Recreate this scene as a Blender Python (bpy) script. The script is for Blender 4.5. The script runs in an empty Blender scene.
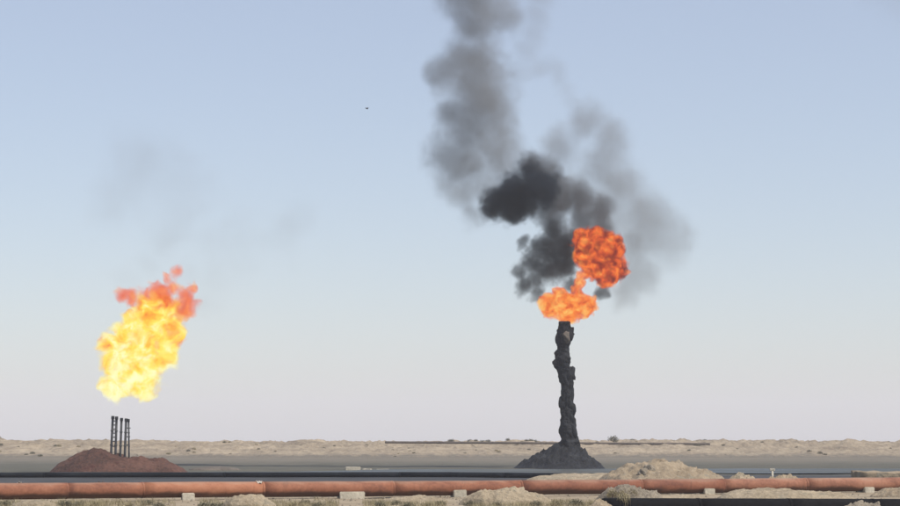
import bpy, bmesh, math, random
from mathutils import Vector, noise

sc = bpy.context.scene
C = sc.collection
R = math.radians
random.seed(11)

# ------------------------------------------------------------------ camera
F = 2100.0                      # focal length in photo pixels (photo is 900 x 506)
CAM_Z = 2.8
PITCH = math.atan(187.0 / F)    # horizon at photo row 440
cam = bpy.data.cameras.new('camera')
cam.lens = 36.0 * F / 900.0
cam.sensor_width = 36.0
cam.clip_start = 0.5
cam.clip_end = 30000
camo = bpy.data.objects.new('camera', cam)
C.objects.link(camo)
camo.location = (0, 0, CAM_Z)
camo.rotation_euler = (math.pi / 2 + PITCH, 0, 0)
sc.camera = camo

# ------------------------------------------------------------------ sky and sun
SUN_EL, SUN_AZ = 54.0, 122.0    # azimuth clockwise from +Y (the view direction)
w = bpy.data.worlds.new('World')
sc.world = w
w.use_nodes = True
nt = w.node_tree
nt.nodes.clear()
out = nt.nodes.new('ShaderNodeOutputWorld')
bg = nt.nodes.new('ShaderNodeBackground')
sky = nt.nodes.new('ShaderNodeTexSky')
sky.sky_type = 'NISHITA'
sky.sun_disc = False
sky.sun_elevation = R(SUN_EL)
sky.sun_rotation = R(SUN_AZ)
sky.altitude = 0
sky.air_density = 1.0
sky.dust_density = 0.7
sky.ozone_density = 1.5
bg.inputs['Strength'].default_value = 0.147
veil = nt.nodes.new('ShaderNodeMix')          # even dust veil over the whole dome
veil.data_type = 'RGBA'
veil.inputs[0].default_value = 0.42
veil.inputs[7].default_value = (3.95, 3.98, 4.6, 1)
nt.links.new(sky.outputs[0], veil.inputs[6])
nt.links.new(veil.outputs[2], bg.inputs['Color'])
nt.links.new(bg.outputs[0], out.inputs['Surface'])

sun = bpy.data.lights.new('sun', 'SUN')
sun.energy = 4.4
sun.angle = R(0.6)
sun.color = (1.0, 0.95, 0.87)
suno = bpy.data.objects.new('sun', sun)
C.objects.link(suno)
sd = Vector((math.sin(R(SUN_AZ)) * math.cos(R(SUN_EL)), math.cos(R(SUN_AZ)) * math.cos(R(SUN_EL)), math.sin(R(SUN_EL))))
suno.rotation_euler = sd.to_track_quat('Z', 'Y').to_euler()
suno.location = sd * 300

vs = sc.view_settings
vs.view_transform = 'Standard'
vs.look = 'None'
vs.exposure = 0.0
vs.gamma = 1.0
vs.use_curve_mapping = False
sc.render.engine = 'CYCLES'
cy = sc.cycles
cy.use_denoising = True
try:
    cy.denoiser = 'OPENIMAGEDENOISE'
except Exception:
    pass
cy.max_bounces = 6
cy.volume_bounces = 1
cy.transparent_max_bounces = 24
cy.volume_max_steps = 512

# ------------------------------------------------------------------ helpers
cp, sp = math.cos(PITCH), math.sin(PITCH)

def P(px, py, D):
    """Point at ground distance D along the direction of a photo pixel."""
    u, v = px - 450.0, 253.0 - py
    x, y, z = u, F * cp - v * sp, F * sp + v * cp
    k = D / y
    return Vector((x * k, D, CAM_Z + z * k))

def PX(px, D):
    return P(px, 440, D).x

def scale_at(D):
    return D / F / cp            # metres per photo pixel

def fbm(x, y, z=0.0, o=4):
    return noise.fractal((x, y, z), 1.0, 2.0, o)

def tag(o, label=None, cat=None, group=None, kind=None):
    if label: o['label'] = label
    if cat: o['category'] = cat
    if group: o['group'] = group
    if kind: o['kind'] = kind
    return o

def mesh_obj(name, verts, faces, mat, parent=None, smooth=True, loc=None):
    me = bpy.data.meshes.new(name)
    me.from_pydata([tuple(v) for v in verts], [], faces)
    me.update()
    if smooth:
        me.polygons.foreach_set('use_smooth', [True] * len(me.polygons))
    if mat: me.materials.append(mat)
    o = bpy.data.objects.new(name, me)
    C.objects.link(o)
    if parent: o.parent = parent
    if loc is not None: o.location = loc
    return o

def bm_obj(name, bm, mat, parent=None, smooth=True, loc=None):
    me = bpy.data.meshes.new(name)
    bm.to_mesh(me)
    bm.free()
    if smooth:
        me.polygons.foreach_set('use_smooth', [True] * len(me.polygons))
    if mat: me.materials.append(mat)
    o = bpy.data.objects.new(name, me)
    C.objects.link(o)
    if parent: o.parent = parent
    if loc is not None: o.location = loc
    return o

def empty(name, loc):
    o = bpy.data.objects.new(name, None)
    C.objects.link(o)
    o.location = loc
    return o

def tube(pts, rad, seg=16, caps=True, wob=0.0, seed=0.0):
    """verts, faces of a tube through pts (rad: number or list)."""
    n = len(pts)
    if not hasattr(rad, '__len__'): rad = [rad] * n
    V, Fc = [], []
    for i, p in enumerate(pts):
        a, b = pts[max(i - 1, 0)], pts[min(i + 1, n - 1)]
        t = (Vector(b) - Vector(a)).normalized()
        ref = Vector((0, 0, 1)) if abs(t.z) < 0.8 else Vector((0, 1, 0))
        s = t.cross(ref).normalized()
        q = s.cross(t).normalized()
        for k in range(seg):
            an = 2 * math.pi * k / seg
            d = s * math.cos(an) + q * math.sin(an)
            r = rad[i]
            pt = Vector(p) + d * r
            if wob:
                pt = pt + d * (wob * noise.noise(pt * 2.2 + Vector((seed, 0, 0))))
            V.append(pt)
    for i in range(n - 1):
        for k in range(seg):
            a = i * seg + k
            b = i * seg + (k + 1) % seg
            Fc.append((a, a + seg, b + seg, b))
    if caps:
        Fc.append(tuple(range(seg)))
        Fc.append(tuple(reversed(range((n - 1) * seg, n * seg))))
    return V, Fc

# ------------------------------------------------------------------ materials
class NB:
    """tiny node-building helper"""
    def __init__(self, name):
        self.m = bpy.data.materials.new(name)
        self.m.use_nodes = True
        self.t = self.m.node_tree
        self.t.nodes.clear()
        self.out = self.t.nodes.new('ShaderNodeOutputMaterial')
    def n(self, typ, **kw):
        nd = self.t.nodes.new(typ)
        for k, v in kw.items():
            setattr(nd, k, v)
        return nd
    def put(self, sock, v):
        if isinstance(v, bpy.types.NodeSocket):
            self.t.links.new(v, sock)
        elif v is not None:
            sock.default_value = v
    def math(self, op, a, b=None, c=None, clamp=False):
        nd = self.n('ShaderNodeMath', operation=op, use_clamp=clamp)
        self.put(nd.inputs[0], a)
        if b is not None: self.put(nd.inputs[1], b)
        if c is not None: self.put(nd.inputs[2], c)
        return nd.outputs[0]
    def vmath(self, op, a, b=None, scale=None):
        nd = self.n('ShaderNodeVectorMath', operation=op)
        self.put(nd.inputs[0], a)
        if b is not None: self.put(nd.inputs[1], b)
        if scale is not None: self.put(nd.inputs['Scale'], scale)
        return nd.outputs['Value'] if op in ('LENGTH', 'DISTANCE', 'DOT_PRODUCT') else nd.outputs[0]
    def noise(self, vec, scale, detail=4, rough=0.55, dist=0.0, color=False):
        nd = self.n('ShaderNodeTexNoise')
        self.put(nd.inputs['Vector'], vec)
        nd.inputs['Scale'].default_value = scale
        nd.inputs['Detail'].default_value = detail
        nd.inputs['Roughness'].default_value = rough
        nd.inputs['Distortion'].default_value = dist
        return nd.outputs['Color' if color else 'Fac']
    def ramp(self, fac, stops, interp='LINEAR'):
        nd = self.n('ShaderNodeValToRGB')
        cr = nd.color_ramp
        cr.interpolation = interp
        while len(cr.elements) < len(stops): cr.elements.new(0.5)
        for e, (p, c) in zip(cr.elements, stops):
            e.position = p
            e.color = (*c, 1) if len(c) == 3 else c
        self.put(nd.inputs[0], fac)
        return nd.outputs[0]
    def maprange(self, v, a, b, c=0.0, d=1.0, smooth=False):
        nd = self.n('ShaderNodeMapRange')
        nd.interpolation_type = 'SMOOTHSTEP' if smooth else 'LINEAR'
        self.put(nd.inputs['Value'], v)
        for nm, x in zip(('From Min', 'From Max', 'To Min', 'To Max'), (a, b, c, d)):
            self.put(nd.inputs[nm], x)
        return nd.outputs[0]
    def mix(self, fac, a, b):
        nd = self.n('ShaderNodeMix', data_type='RGBA')
        self.put(nd.inputs[0], fac)
        self.put(nd.inputs[6], a if isinstance(a, bpy.types.NodeSocket) else (*a, 1))
        self.put(nd.inputs[7], b if isinstance(b, bpy.types.NodeSocket) else (*b, 1))
        return nd.outputs[2]
    def coord(self, which='Object'):
        return self.n('ShaderNodeTexCoord').outputs[which]
    def pos(self):
        return self.n('ShaderNodeNewGeometry').outputs['Position']
    def principled(self, color, rough=0.9, bump=None, bump_s=0.3, bump_d=0.05, metal=0.0, spec=0.3):
        b = self.n('ShaderNodeBsdfPrincipled')
        self.put(b.inputs['Base Color'], color if isinstance(color, bpy.types.NodeSocket) else (*color, 1))
        self.put(b.inputs['Roughness'], rough)
        b.inputs['Metallic'].default_value = metal
        b.inputs['Specular IOR Level'].default_value = spec
        if bump is not None:
            bn = self.n('ShaderNodeBump')
            bn.inputs['Strength'].default_value = bump_s
            bn.inputs['Distance'].default_value = bump_d
            self.put(bn.inputs['Height'], bump)
            self.t.links.new(bn.outputs[0], b.inputs['Normal'])
        self.t.links.new(b.outputs[0], self.out.inputs['Surface'])
        return self.m

def soil(name, dark, light, scale=1.0, rough=0.95, spots=None, bump=0.5):
    b = NB(name)
    p = b.pos()
    n1 = b.noise(p, 0.35 * scale, 5, 0.6)
    n2 = b.noise(p, 3.0 * scale, 5, 0.65)
    f = b.math('MULTIPLY_ADD', n2, 0.5, b.math('MULTIPLY', n1, 0.5))
    col = b.ramp(f, [(0.36, dark), (0.62, light)])
    if spots:
        n3 = b.noise(p, 1.1 * scale, 3, 0.6)
        col = b.mix(b.maprange(n3, 0.56, 0.66, smooth=True), col, spots)
    return b.principled(col, rough, n2, bump, 0.15)

M = {}
M['sand'] = soil('sand', (0.20, 0.15, 0.095), (0.36, 0.285, 0.195), 1.4, spots=(0.24, 0.205, 0.15), bump=0.9)
M['pale_sand'] = soil('pale_sand', (0.23, 0.18, 0.118), (0.42, 0.34, 0.235), 1.7, spots=(0.26, 0.22, 0.155), bump=0.9)
def berm_mat():
    b = NB('berm_sand')
    p = b.pos()
    sep = b.n('ShaderNodeSeparateXYZ'); b.put(sep.inputs[0], p)
    n1 = b.noise(p, 0.12, 5, 0.62)
    n2 = b.noise(b.vmath('MULTIPLY', p, (1, 0.35, 1)), 1.1, 5, 0.68)
    n3 = b.noise(b.vmath('MULTIPLY', p, (1, 0.3, 1.5)), 0.55, 4, 0.65)
    f = b.math('MULTIPLY_ADD', n2, 0.55, b.math('MULTIPLY', n1, 0.45))
    col = b.ramp(f, [(0.34, (0.16, 0.125, 0.088)), (0.5, (0.29, 0.23, 0.158)), (0.64, (0.39, 0.315, 0.22))])
    col = b.mix(b.math('MULTIPLY', b.maprange(n3, 0.55, 0.68, smooth=True), 0.7), col, (0.165, 0.135, 0.095))
    # foot of the bank runs out into the grey flat in tongues
    zz = b.math('ADD', sep.outputs[2], b.math('MULTIPLY_ADD', n3, 1.6, -0.8))
    col = b.mix(b.maprange(zz, 0.75, 0.15, smooth=True), col, (0.150, 0.128, 0.096))
    return b.principled(col, 0.95, n2, 1.0, 0.35)
M['berm'] = berm_mat()
M['red_earth'] = soil('red_earth', (0.038, 0.020, 0.016), (0.130, 0.063, 0.046), 1.2, spots=(0.07, 0.028, 0.022), bump=1.0)
M['concrete'] = soil('concrete', (0.36, 0.325, 0.25), (0.60, 0.54, 0.43), 2.0, bump=0.3)
M['grey_rubble'] = soil('grey_rubble', (0.15, 0.125, 0.092), (0.32, 0.27, 0.205), 2.4, bump=0.8)
M['dark_rubble'] = soil('dark_rubble', (0.07, 0.06, 0.05), (0.16, 0.135, 0.11), 1.6, bump=0.5)

def ground_mat():
    b = NB('desert_ground')
    p = b.pos()
    sep = b.n('ShaderNodeSeparateXYZ')
    b.put(sep.inputs[0], p)
    warp = b.noise(p, 0.06, 4, 0.6)
    warp2 = b.noise(b.vmath('MULTIPLY', p, (0.25, 1, 1)), 0.3, 4, 0.6)
    y = b.math('ADD', sep.outputs[1], b.math('MULTIPLY_ADD', warp, 22.0, -11.0))
    y = b.math('ADD', y, b.math('MULTIPLY_ADD', warp2, 16.0, -8.0))
    n2 = b.noise(p, 2.5, 5, 0.65)
    n1 = b.noise(p, 0.25, 5, 0.6)
    f = b.math('MULTIPLY_ADD', n2, 0.5, b.math('MULTIPLY', n1, 0.5))
    sand = b.ramp(f, [(0.36, (0.20, 0.155, 0.10)), (0.62, (0.38, 0.305, 0.21))])
    oily = b.ramp(f, [(0.36, (0.026, 0.029, 0.033)), (0.62, (0.062, 0.063, 0.066))])
    flat = b.ramp(f, [(0.36, (0.058, 0.058, 0.043)), (0.62, (0.108, 0.100, 0.075))])
    farflat = b.ramp(f, [(0.36, (0.112, 0.099, 0.073)), (0.62, (0.180, 0.153, 0.115))])
    # the tone of the soil changes in bands of stain parallel to the pipeline
    col = b.mix(b.maprange(y, 114, 121, smooth=True), sand, oily)
    col = b.mix(b.maprange(y, 160, 176, smooth=True), col, flat)
    col = b.mix(b.maprange(y, 225, 300, smooth=True), col, farflat)
    col = b.mix(b.maprange(y, 318, 345, smooth=True), col, sand)
    return b.principled(col, 0.95, n2, 0.5, 0.1)
M['ground'] = ground_mat()

def pipe_mat(name, base, dark, light, rough=0.65, stain=0.5, dust=0.0, spec=0.3):
    b = NB(name)
    p = b.coord('Object')
    n1 = b.noise(b.vmath('MULTIPLY', p, (0.5, 1.5, 1.5)), 0.9, 5, 0.62)
    n2 = b.noise(p, 9.0, 4, 0.65)
    n3 = b.noise(b.vmath('MULTIPLY', p, (2.2, 1, 0.6)), 1.3, 4, 0.6)
    f = b.math('MULTIPLY_ADD', n2, 0.3, b.math('MULTIPLY', n1, 0.7))
    col = b.ramp(f, [(0.34, dark), (0.5, base), (0.66, light)])
    col = b.mix(b.math('MULTIPLY', b.maprange(n3, 0.55, 0.72, smooth=True), stain), col, dark)
    if dust:
        # wind-blown dust settled on the upward side
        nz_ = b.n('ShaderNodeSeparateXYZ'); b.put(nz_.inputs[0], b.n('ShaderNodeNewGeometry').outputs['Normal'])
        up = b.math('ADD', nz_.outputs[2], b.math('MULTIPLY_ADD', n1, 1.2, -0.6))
        col = b.mix(b.math('MULTIPLY', b.maprange(up, 0.55, 1.0, smooth=True), dust), col, (0.29, 0.205, 0.145))
        # muddy underside, darkened further to paint in the shade below the pipe
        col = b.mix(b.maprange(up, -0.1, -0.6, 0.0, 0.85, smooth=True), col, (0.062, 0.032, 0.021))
    return b.principled(col, rough, n2, 0.2, 0.012, spec=spec)
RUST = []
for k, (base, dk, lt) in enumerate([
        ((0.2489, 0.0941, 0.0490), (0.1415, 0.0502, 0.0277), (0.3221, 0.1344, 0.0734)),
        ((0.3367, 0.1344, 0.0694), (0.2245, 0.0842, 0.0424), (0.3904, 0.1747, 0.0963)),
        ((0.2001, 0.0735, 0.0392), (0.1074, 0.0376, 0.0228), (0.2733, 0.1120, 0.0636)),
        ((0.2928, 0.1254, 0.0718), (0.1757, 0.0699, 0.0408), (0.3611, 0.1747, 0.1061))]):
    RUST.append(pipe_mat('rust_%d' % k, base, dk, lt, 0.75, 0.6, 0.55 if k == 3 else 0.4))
M['black_pipe'] = pipe_mat('black_pipe', (0.007, 0.007, 0.008), (0.004, 0.004, 0.005), (0.014, 0.013, 0.013), 0.8, spec=0.08)
M['blue_black_pipe'] = pipe_mat('blue_black_pipe', (0.010, 0.013, 0.018), (0.006, 0.008, 0.010), (0.020, 0.024, 0.028), 0.8, spec=0.1)
M['far_pipe'] = pipe_mat('far_pipe', (0.10, 0.08, 0.065), (0.06, 0.05, 0.042), (0.14, 0.115, 0.09), 0.8)
M['burnt_steel'] = pipe_mat('burnt_steel', (0.055, 0.057, 0.062), (0.03, 0.03, 0.033), (0.12, 0.115, 0.11), 0.7)

def tar_mat():
    b = NB('tar')
    p = b.pos()
    n1 = b.noise(p, 1.2, 5, 0.6)
    n2 = b.noise(p, 6.0, 5, 0.65)
    col = b.ramp(n1, [(0.35, (0.006, 0.007, 0.009)), (0.6, (0.015, 0.017, 0.021)), (0.75, (0.034, 0.036, 0.039))])
    return b.principled(col, b.maprange(n2, 0.3, 0.7, 0.5, 0.85), n2, 0.9, 0.16, spec=0.25)
M['tar'] = tar_mat()

def pond_mat():
    b = NB('oily_water')
    p = b.pos()
    n1 = b.noise(b.vmath('MULTIPLY', p, (0.3, 1, 1)), 0.8, 3, 0.6)
    n2 = b.noise(b.vmath('MULTIPLY', p, (0.12, 0.5, 1)), 0.5, 4, 0.6)
    col = b.ramp(n2, [(0.4, (0.030, 0.035, 0.030)), (0.62, (0.075, 0.078, 0.066))])
    return b.principled(col, b.maprange(n2, 0.35, 0.65, 0.3, 0.65), n1, 0.3, 0.05, spec=0.22)
M['pond'] = pond_mat()

def leaf_mat(name, a, c):
    b = NB(name)
    n = b.noise(b.pos(), 5.0, 2)
    return b.principled(b.ramp(n, [(0.35, a), (0.65, c)]), 0.85)
M['shrub'] = leaf_mat('shrub_leaf', (0.085, 0.085, 0.055), (0.19, 0.175, 0.115))
M['dry_grass'] = leaf_mat('dry_grass', (0.20, 0.17, 0.095), (0.38, 0.32, 0.19))
M['dead_twig'] = leaf_mat('dead_twig', (0.06, 0.035, 0.026), (0.15, 0.085, 0.06))
M['stem'] = leaf_mat('stem', (0.10, 0.075, 0.05), (0.17, 0.13, 0.09))
M['cloth'] = leaf_mat('pale_cloth', (0.34, 0.30, 0.25), (0.52, 0.46, 0.39))
M['bird'] = leaf_mat('bird', (0.04, 0.035, 0.035), (0.07, 0.06, 0.06))

# ------------------------------------------------------------------ terrain
def axis(core_a, core_b, step, ends):
    v = []
    x = core_a
    while x <= core_b:
        v.append(x); x += step
    lo = [e for e in ends if e < core_a]; hi = [e for e in ends if e > core_b]
    return sorted(lo) + v + sorted(hi)

def gz(x, y):
    if y > 700 or abs(x) > 400 or y < 20: return 0.0
    return 0.05 * fbm(x * 0.12, y * 0.12, 3.1, 3) + 0.035 * fbm(x * 0.7, y * 0.7, 9.0, 3)

xs = axis(-110, 110, 0.8, [-2500, -1000, -400, -250, -160, 160, 250, 400, 1000, 2500])
ys = axis(70, 190, 0.6, [-1500, -500, -100, 0, 40, 200, 215, 230, 250, 270, 290, 310, 340, 400, 500, 700, 1200, 2500, 4000])
V = [(x, y, gz(x, y)) for y in ys for x in xs]
nx = len(xs)
Fc = [(j * nx + i, j * nx + i + 1, (j + 1) * nx + i + 1, (j + 1) * nx + i) for j in range(len(ys) - 1) for i in range(nx - 1)]
g = mesh_obj('ground', V, Fc, M['ground'])
tag(g, 'flat dusty desert floor stained dark by oil behind the pipeline', kind='structure')

# far hummocky sand bank that closes the view
def berm_h(x, y):
    t = (y - 318) / 62.0
    t = max(0.0, min(1.0, t))
    t = t * t * (3 - 2 * t)
    base = 2.35 + 0.25 * fbm(x * 0.02, 4.4, 0, 3)
    h = t * base
    hum = noise.noise((x * 0.22, y * 0.10, 1.7)) * 0.5 + noise.noise((x * 0.6, y * 0.25, 5.0)) * 0.45 + fbm(x * 0.9, y * 0.4, 8.0, 4) * 0.30
    h += hum * (0.25 + 0.75 * t) * min(1.0, t * 6)
    ridge = abs(noise.noise((x * 0.33, y * 0.18, 13.0)))
    h += (0.28 - ridge) * 0.7 * t
    back = max(0.0, (y - 400) / 90.0)
    return h * (1 - min(1, back)) - (0.3 if t <= 0 else 0.3 * (1 - min(1, t * 8)))
bx = [-180 + i * 0.75 for i in range(481)]
by = [316 + j * 1.25 for j in range(72)] + [410, 425, 445, 470, 495]
nb = len(bx)
V = [(x, y, berm_h(x, y)) for y in by for x in bx]
Fc = [(j * nb + i, j * nb + i + 1, (j + 1) * nb + i + 1, (j + 1) * nb + i) for j in range(len(by) - 1) for i in range(nb - 1)]
o = mesh_obj('sand_berm', V, Fc, M['berm'])
tag(o, 'long low hummocky sand bank closing off the desert flat', kind='structure')

# oily pond: a sheet with an uneven shore
def sheet(name, pts_px, mat, z, label, wob=0.5):
    pts = []
    for i in range(len(pts_px)):
        (x0, d0), (x1, d1) = pts_px[i], pts_px[(i + 1) % len(pts_px)]
        a, c = Vector((PX(x0, d0), d0)), Vector((PX(x1, d1), d1))
        n = max(1, int((c - a).length / 1.2))
        for k in range(n):
            q = a.lerp(c, k / n)
            pts.append((q.x + wob * noise.noise((q.x * 0.3, q.y * 0.3, 1)), q.y + 3 * wob * noise.noise((q.x * 0.15, q.y * 0.3, 6)), z))
    o = mesh_obj(name, pts, [tuple(range(len(pts)))], mat, smooth=False)
    return tag(o, label, kind='structure')
sheet('oily_pond', [(-250, 165), (380, 169), (700, 172), (1250, 174), (1250, 201), (700, 199), (380, 194), (300, 180), (-250, 172)], M['pond'], 0.105,
      'shallow oily grey pond lying behind the rust pipeline', 1.2)

# ------------------------------------------------------------------ heaps (heightfield mounds)
def heap(name, x0, x1, ytop, ybase, D, mat, label, cat='mound', depth=None, peak=0.5, rough=0.25, seed=0.0, res=64, power=1.0, group=None, shape=None, freq=0.6, dome=0.35):
    """mound seen between photo columns x0..x1 whose foot stands at ground distance D"""
    s = scale_at(D)
    if D < 125 and freq < 1.0: freq = 1.25
    wx = (x1 - x0) * s / 2
    h = (P(0, ytop, D).z)
    dy = depth if depth else wx * 0.7
    cx = PX((x0 + x1) / 2, D)
    V, Fc = [], []
    n = res
    for j in range(n + 1):
        for i in range(n + 1):
            u, v = 2 * i / n - 1, 2 * j / n - 1
            pk = 2 * peak - 1
            uu = (u - pk) / (1 - pk) if u > pk else (u - pk) / (1 + pk)
            r = math.sqrt(uu * uu + v * v)
            z = max(0.0, 1 - r)
            z = z ** power if power != 1 else z
            z = z * (1.0 + 0.0)
            z = z / (z + dome) * (1 + dome)
            if shape: z = shape(u, v, z)
            x, y = cx + u * wx, D + v * dy
            edge = max(0.0, 1 - max(abs(u), abs(v)) ** 6)
            nn = fbm(x * freq + seed, y * freq, seed, 4) * rough + fbm(x * freq * 4.5, y * freq * 4.5, seed, 3) * rough * 0.4
            zz = h * z + nn * h * edge * min(1, z * 4)
            V.append((u * wx + nn * 0.3, v * dy, zz - 0.12 * (1 - min(1, z * 6))))
    for j in range(n):
        for i in range(n):
            a = j * (n + 1) + i
            Fc.append((a, a + 1, a + n + 2, a + n + 1))
    o = mesh_obj(name, V, Fc, mat, loc=(cx, D, 0))
    return tag(o, label, cat, group)

# ------------------------------------------------------------------ left flare: earth mound with risers
DL = 182.0
def redshape(u, v, z):
    # steep left shoulder, long low right tail
    z = min(z, 0.86) / 0.86
    return min(z, 1.0 - 0.36 * max(0.0, min(1.0, (u + 0.22) / 0.22)) - 0.25 * max(0.0, u - 0.3))
heap('earth_mound', 50, 190, 450.5, 472, DL, M['red_earth'], 'reddish brown earth mound under the five flare pipes', depth=4.2, peak=0.36, rough=0.17, seed=2.0, res=80, shape=redshape, dome=1.1)

def riser(xb, xt, ytop, rad, label, rungs=None):
    D = DL
    b = P(xb, 464, D); t = P(xt, ytop, D)
    b.z = 0.5
    e = empty('flare_pipe', (b.x, D, 0.5))
    tag(e, label, 'flare pipe', 'flare pipes on the red mound')
    ax = t - b
    V, Fc = tube([Vector((0, 0, 0)), ax * 0.3, ax * 0.6, ax * 0.94], rad, 14)
    mesh_obj('pipe', V, Fc, M['burnt_steel'], e)
    V, Fc = tube([ax * 0.935, ax * 0.95, ax * 0.99, ax], [rad * 1.3, rad * 1.35, rad * 1.35, rad * 1.2], 14)
    mesh_obj('tip', V, Fc, M['burnt_steel'], e)
    for f in (0.42, 0.7):
        V, Fc = tube([ax * f, ax * (f + 0.02)], rad * 1.45, 14)
        mesh_obj('collar', V, Fc, M['burnt_steel'], e)
    if rungs:
        # tie plates reaching over to the neighbouring pipe
        for f in rungs:
            c = ax * f
            V, Fc = tube([c, c + Vector((0.40, 0.02, 0.0))], 0.045, 8)
            mesh_obj('tie_bar', V, Fc, M['burnt_steel'], e)
    return e
riser(110.6, 112.9, 416, 0.105, 'flare pipe at the crest side of the mound, tied by seven rungs to its twin', rungs=[0.40, 0.5, 0.58, 0.66, 0.74, 0.82, 0.9])
riser(115.2, 116.6, 416.5, 0.105, 'twin flare pipe between the ladder-like rungs and the single middle pipe')
riser(119.9, 121.6, 418, 0.10, 'single flare pipe standing in the middle of the group')
riser(124.4, 126.2, 418.5, 0.105, 'flare pipe tied by three bars to the thinnest pipe', rungs=[0.45, 0.62, 0.8])
riser(129.2, 128.6, 419, 0.075, 'thinnest flare pipe at the outer end of the group')

# ------------------------------------------------------------------ right flare: tar mound with crusted stack
DR = 209.0
heap('tar_mound', 511, 606, 443.0, 468.5, DR, M['tar'], 'black mound of hardened tar round the foot of the burning stack', depth=5.5, peak=0.58, rough=0.22, seed=7.0, res=90, dome=3.0, power=1.1, freq=0.9)

def stack():
    s = scale_at(DR)
    prof = [(323, 564.5, 6.2), (327, 564.5, 6.8), (331, 564.5, 8.0), (336, 564.3, 8.2), (341, 564, 8.2), (346, 563.4, 6.8), (352, 563.3, 7.0), (358, 563.0, 8.6),
            (364, 562.8, 8.2), (370, 564.5, 7.4), (378, 566, 7.2), (386, 567, 6.6), (394, 566.8, 6.2), (404, 567.2, 6.2), (412, 567.4, 6.8), (420, 568, 6.8), (428, 568.2, 7.4),
            (434, 568.5, 7.8), (440, 568.8, 8.6), (446, 569, 11), (452, 569, 15)]
    base = P(569, 468, DR)
    e = empty('flare_stack', (base.x, DR, 0))
    tag(e, 'tall crooked flare stack crusted with black tar, burning at the top', 'flare stack')
    # inner steel pipe
    pts = [P(x, y, DR) - Vector((base.x, DR, 0)) for (y, x, r) in prof]
    V, Fc = tube([pts[0] + Vector((0, 0, 0.12))] + pts[1:-3:2], 0.42, 20)
    mesh_obj('pipe', V, Fc, M['burnt_steel'], e)
    V, Fc = tube([pts[0] + Vector((0, 0, 0.16)), pts[0] + Vector((0, 0, 0.0)), pts[0] - Vector((0, 0, 0.25))], [0.56, 0.60, 0.52], 20)
    mesh_obj('nozzle_rim', V, Fc, M['burnt_steel'], e)
    # crust
    rings, seg = 190, 44
    V, Fc = [], []
    for i in range(rings + 1):
        t = i / rings * (len(prof) - 1)
        k = min(int(t), len(prof) - 2); f = t - k
        c = pts[k].lerp(pts[k + 1], f)
        r = (prof[k][2] * (1 - f) + prof[k + 1][2] * f) * s
        for q in range(seg):
            a = 2 * math.pi * q / seg
            d = Vector((math.cos(a), math.sin(a), 0))
            p = c + d * r
            n = noise.noise(Vector((p.x * 0.9, p.y * 0.9, p.z * 0.55))) * 0.26
            n += (0.25 - abs(noise.noise(Vector((p.x * 1.7 + 5, p.y * 1.7, p.z * 0.55))))) * 0.30
            n += fbm(p.x * 3.2, p.y * 3.2, p.z * 2.0, 4) * 0.20
            rr = max(0.36, r * (0.90 + n))
            V.append(c + d * rr)
    for i in range(rings):
        for q in range(seg):
            a = i * seg + q; b2 = i * seg + (q + 1) % seg
            Fc.append((a, b2, b2 + seg, a + seg))
    mesh_obj('tar_crust', V, Fc, M['tar'], e)
    # hanging lumps of tar
    rnd = random.Random(4)
    for (px, py, r, st) in [(558.6, 362, 0.50, 1.3), (558.8, 353, 0.38, 1.2), (570.0, 374, 0.46, 1.8), (569.5, 334, 0.46, 1.4), (571.0, 408, 0.36, 2.4), (563.4, 404, 0.40, 2.2), (572.5, 428, 0.46, 2.2), (564.0, 430, 0.44, 2.0), (570.5, 392, 0.36, 2.6), (562.0, 376, 0.4, 1.6), (560.5, 341, 0.42, 1.6)]:
        bm = bmesh.new()
        bmesh.ops.create_icosphere(bm, subdivisions=3, radius=r)
        o3 = rnd.random() * 20
        for v in bm.verts:
            v.co *= 1 + 0.7 * noise.noise(v.co * 2.4 + Vector((o3, 0, 0))) + 0.3 * noise.noise(v.co * 7 + Vector((o3, 0, 0)))
            v.co.z *= st
        c = P(px, py, DR) - Vector((base.x, DR, 0))
        bm_obj('tar_lump', bm, M['tar'], e, loc=c + Vector((0, rnd.uniform(-0.2, 0.1), 0)))
    bm = bmesh.new()  # paler lump added in place of the light gap near the stack top
    bmesh.ops.create_icosphere(bm, subdivisions=3, radius=0.36)
    for v in bm.verts:
        v.co *= 1 + 0.6 * noise.noise(v.co * 4)
        v.co.z *= 1.5
    bm_obj('gap_patch', bm, M['dark_rubble'], e, loc=P(566.5, 337.5, DR) - Vector((base.x, DR, 0)) + Vector((0, -0.62, 0)))
    return e
stack()

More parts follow.
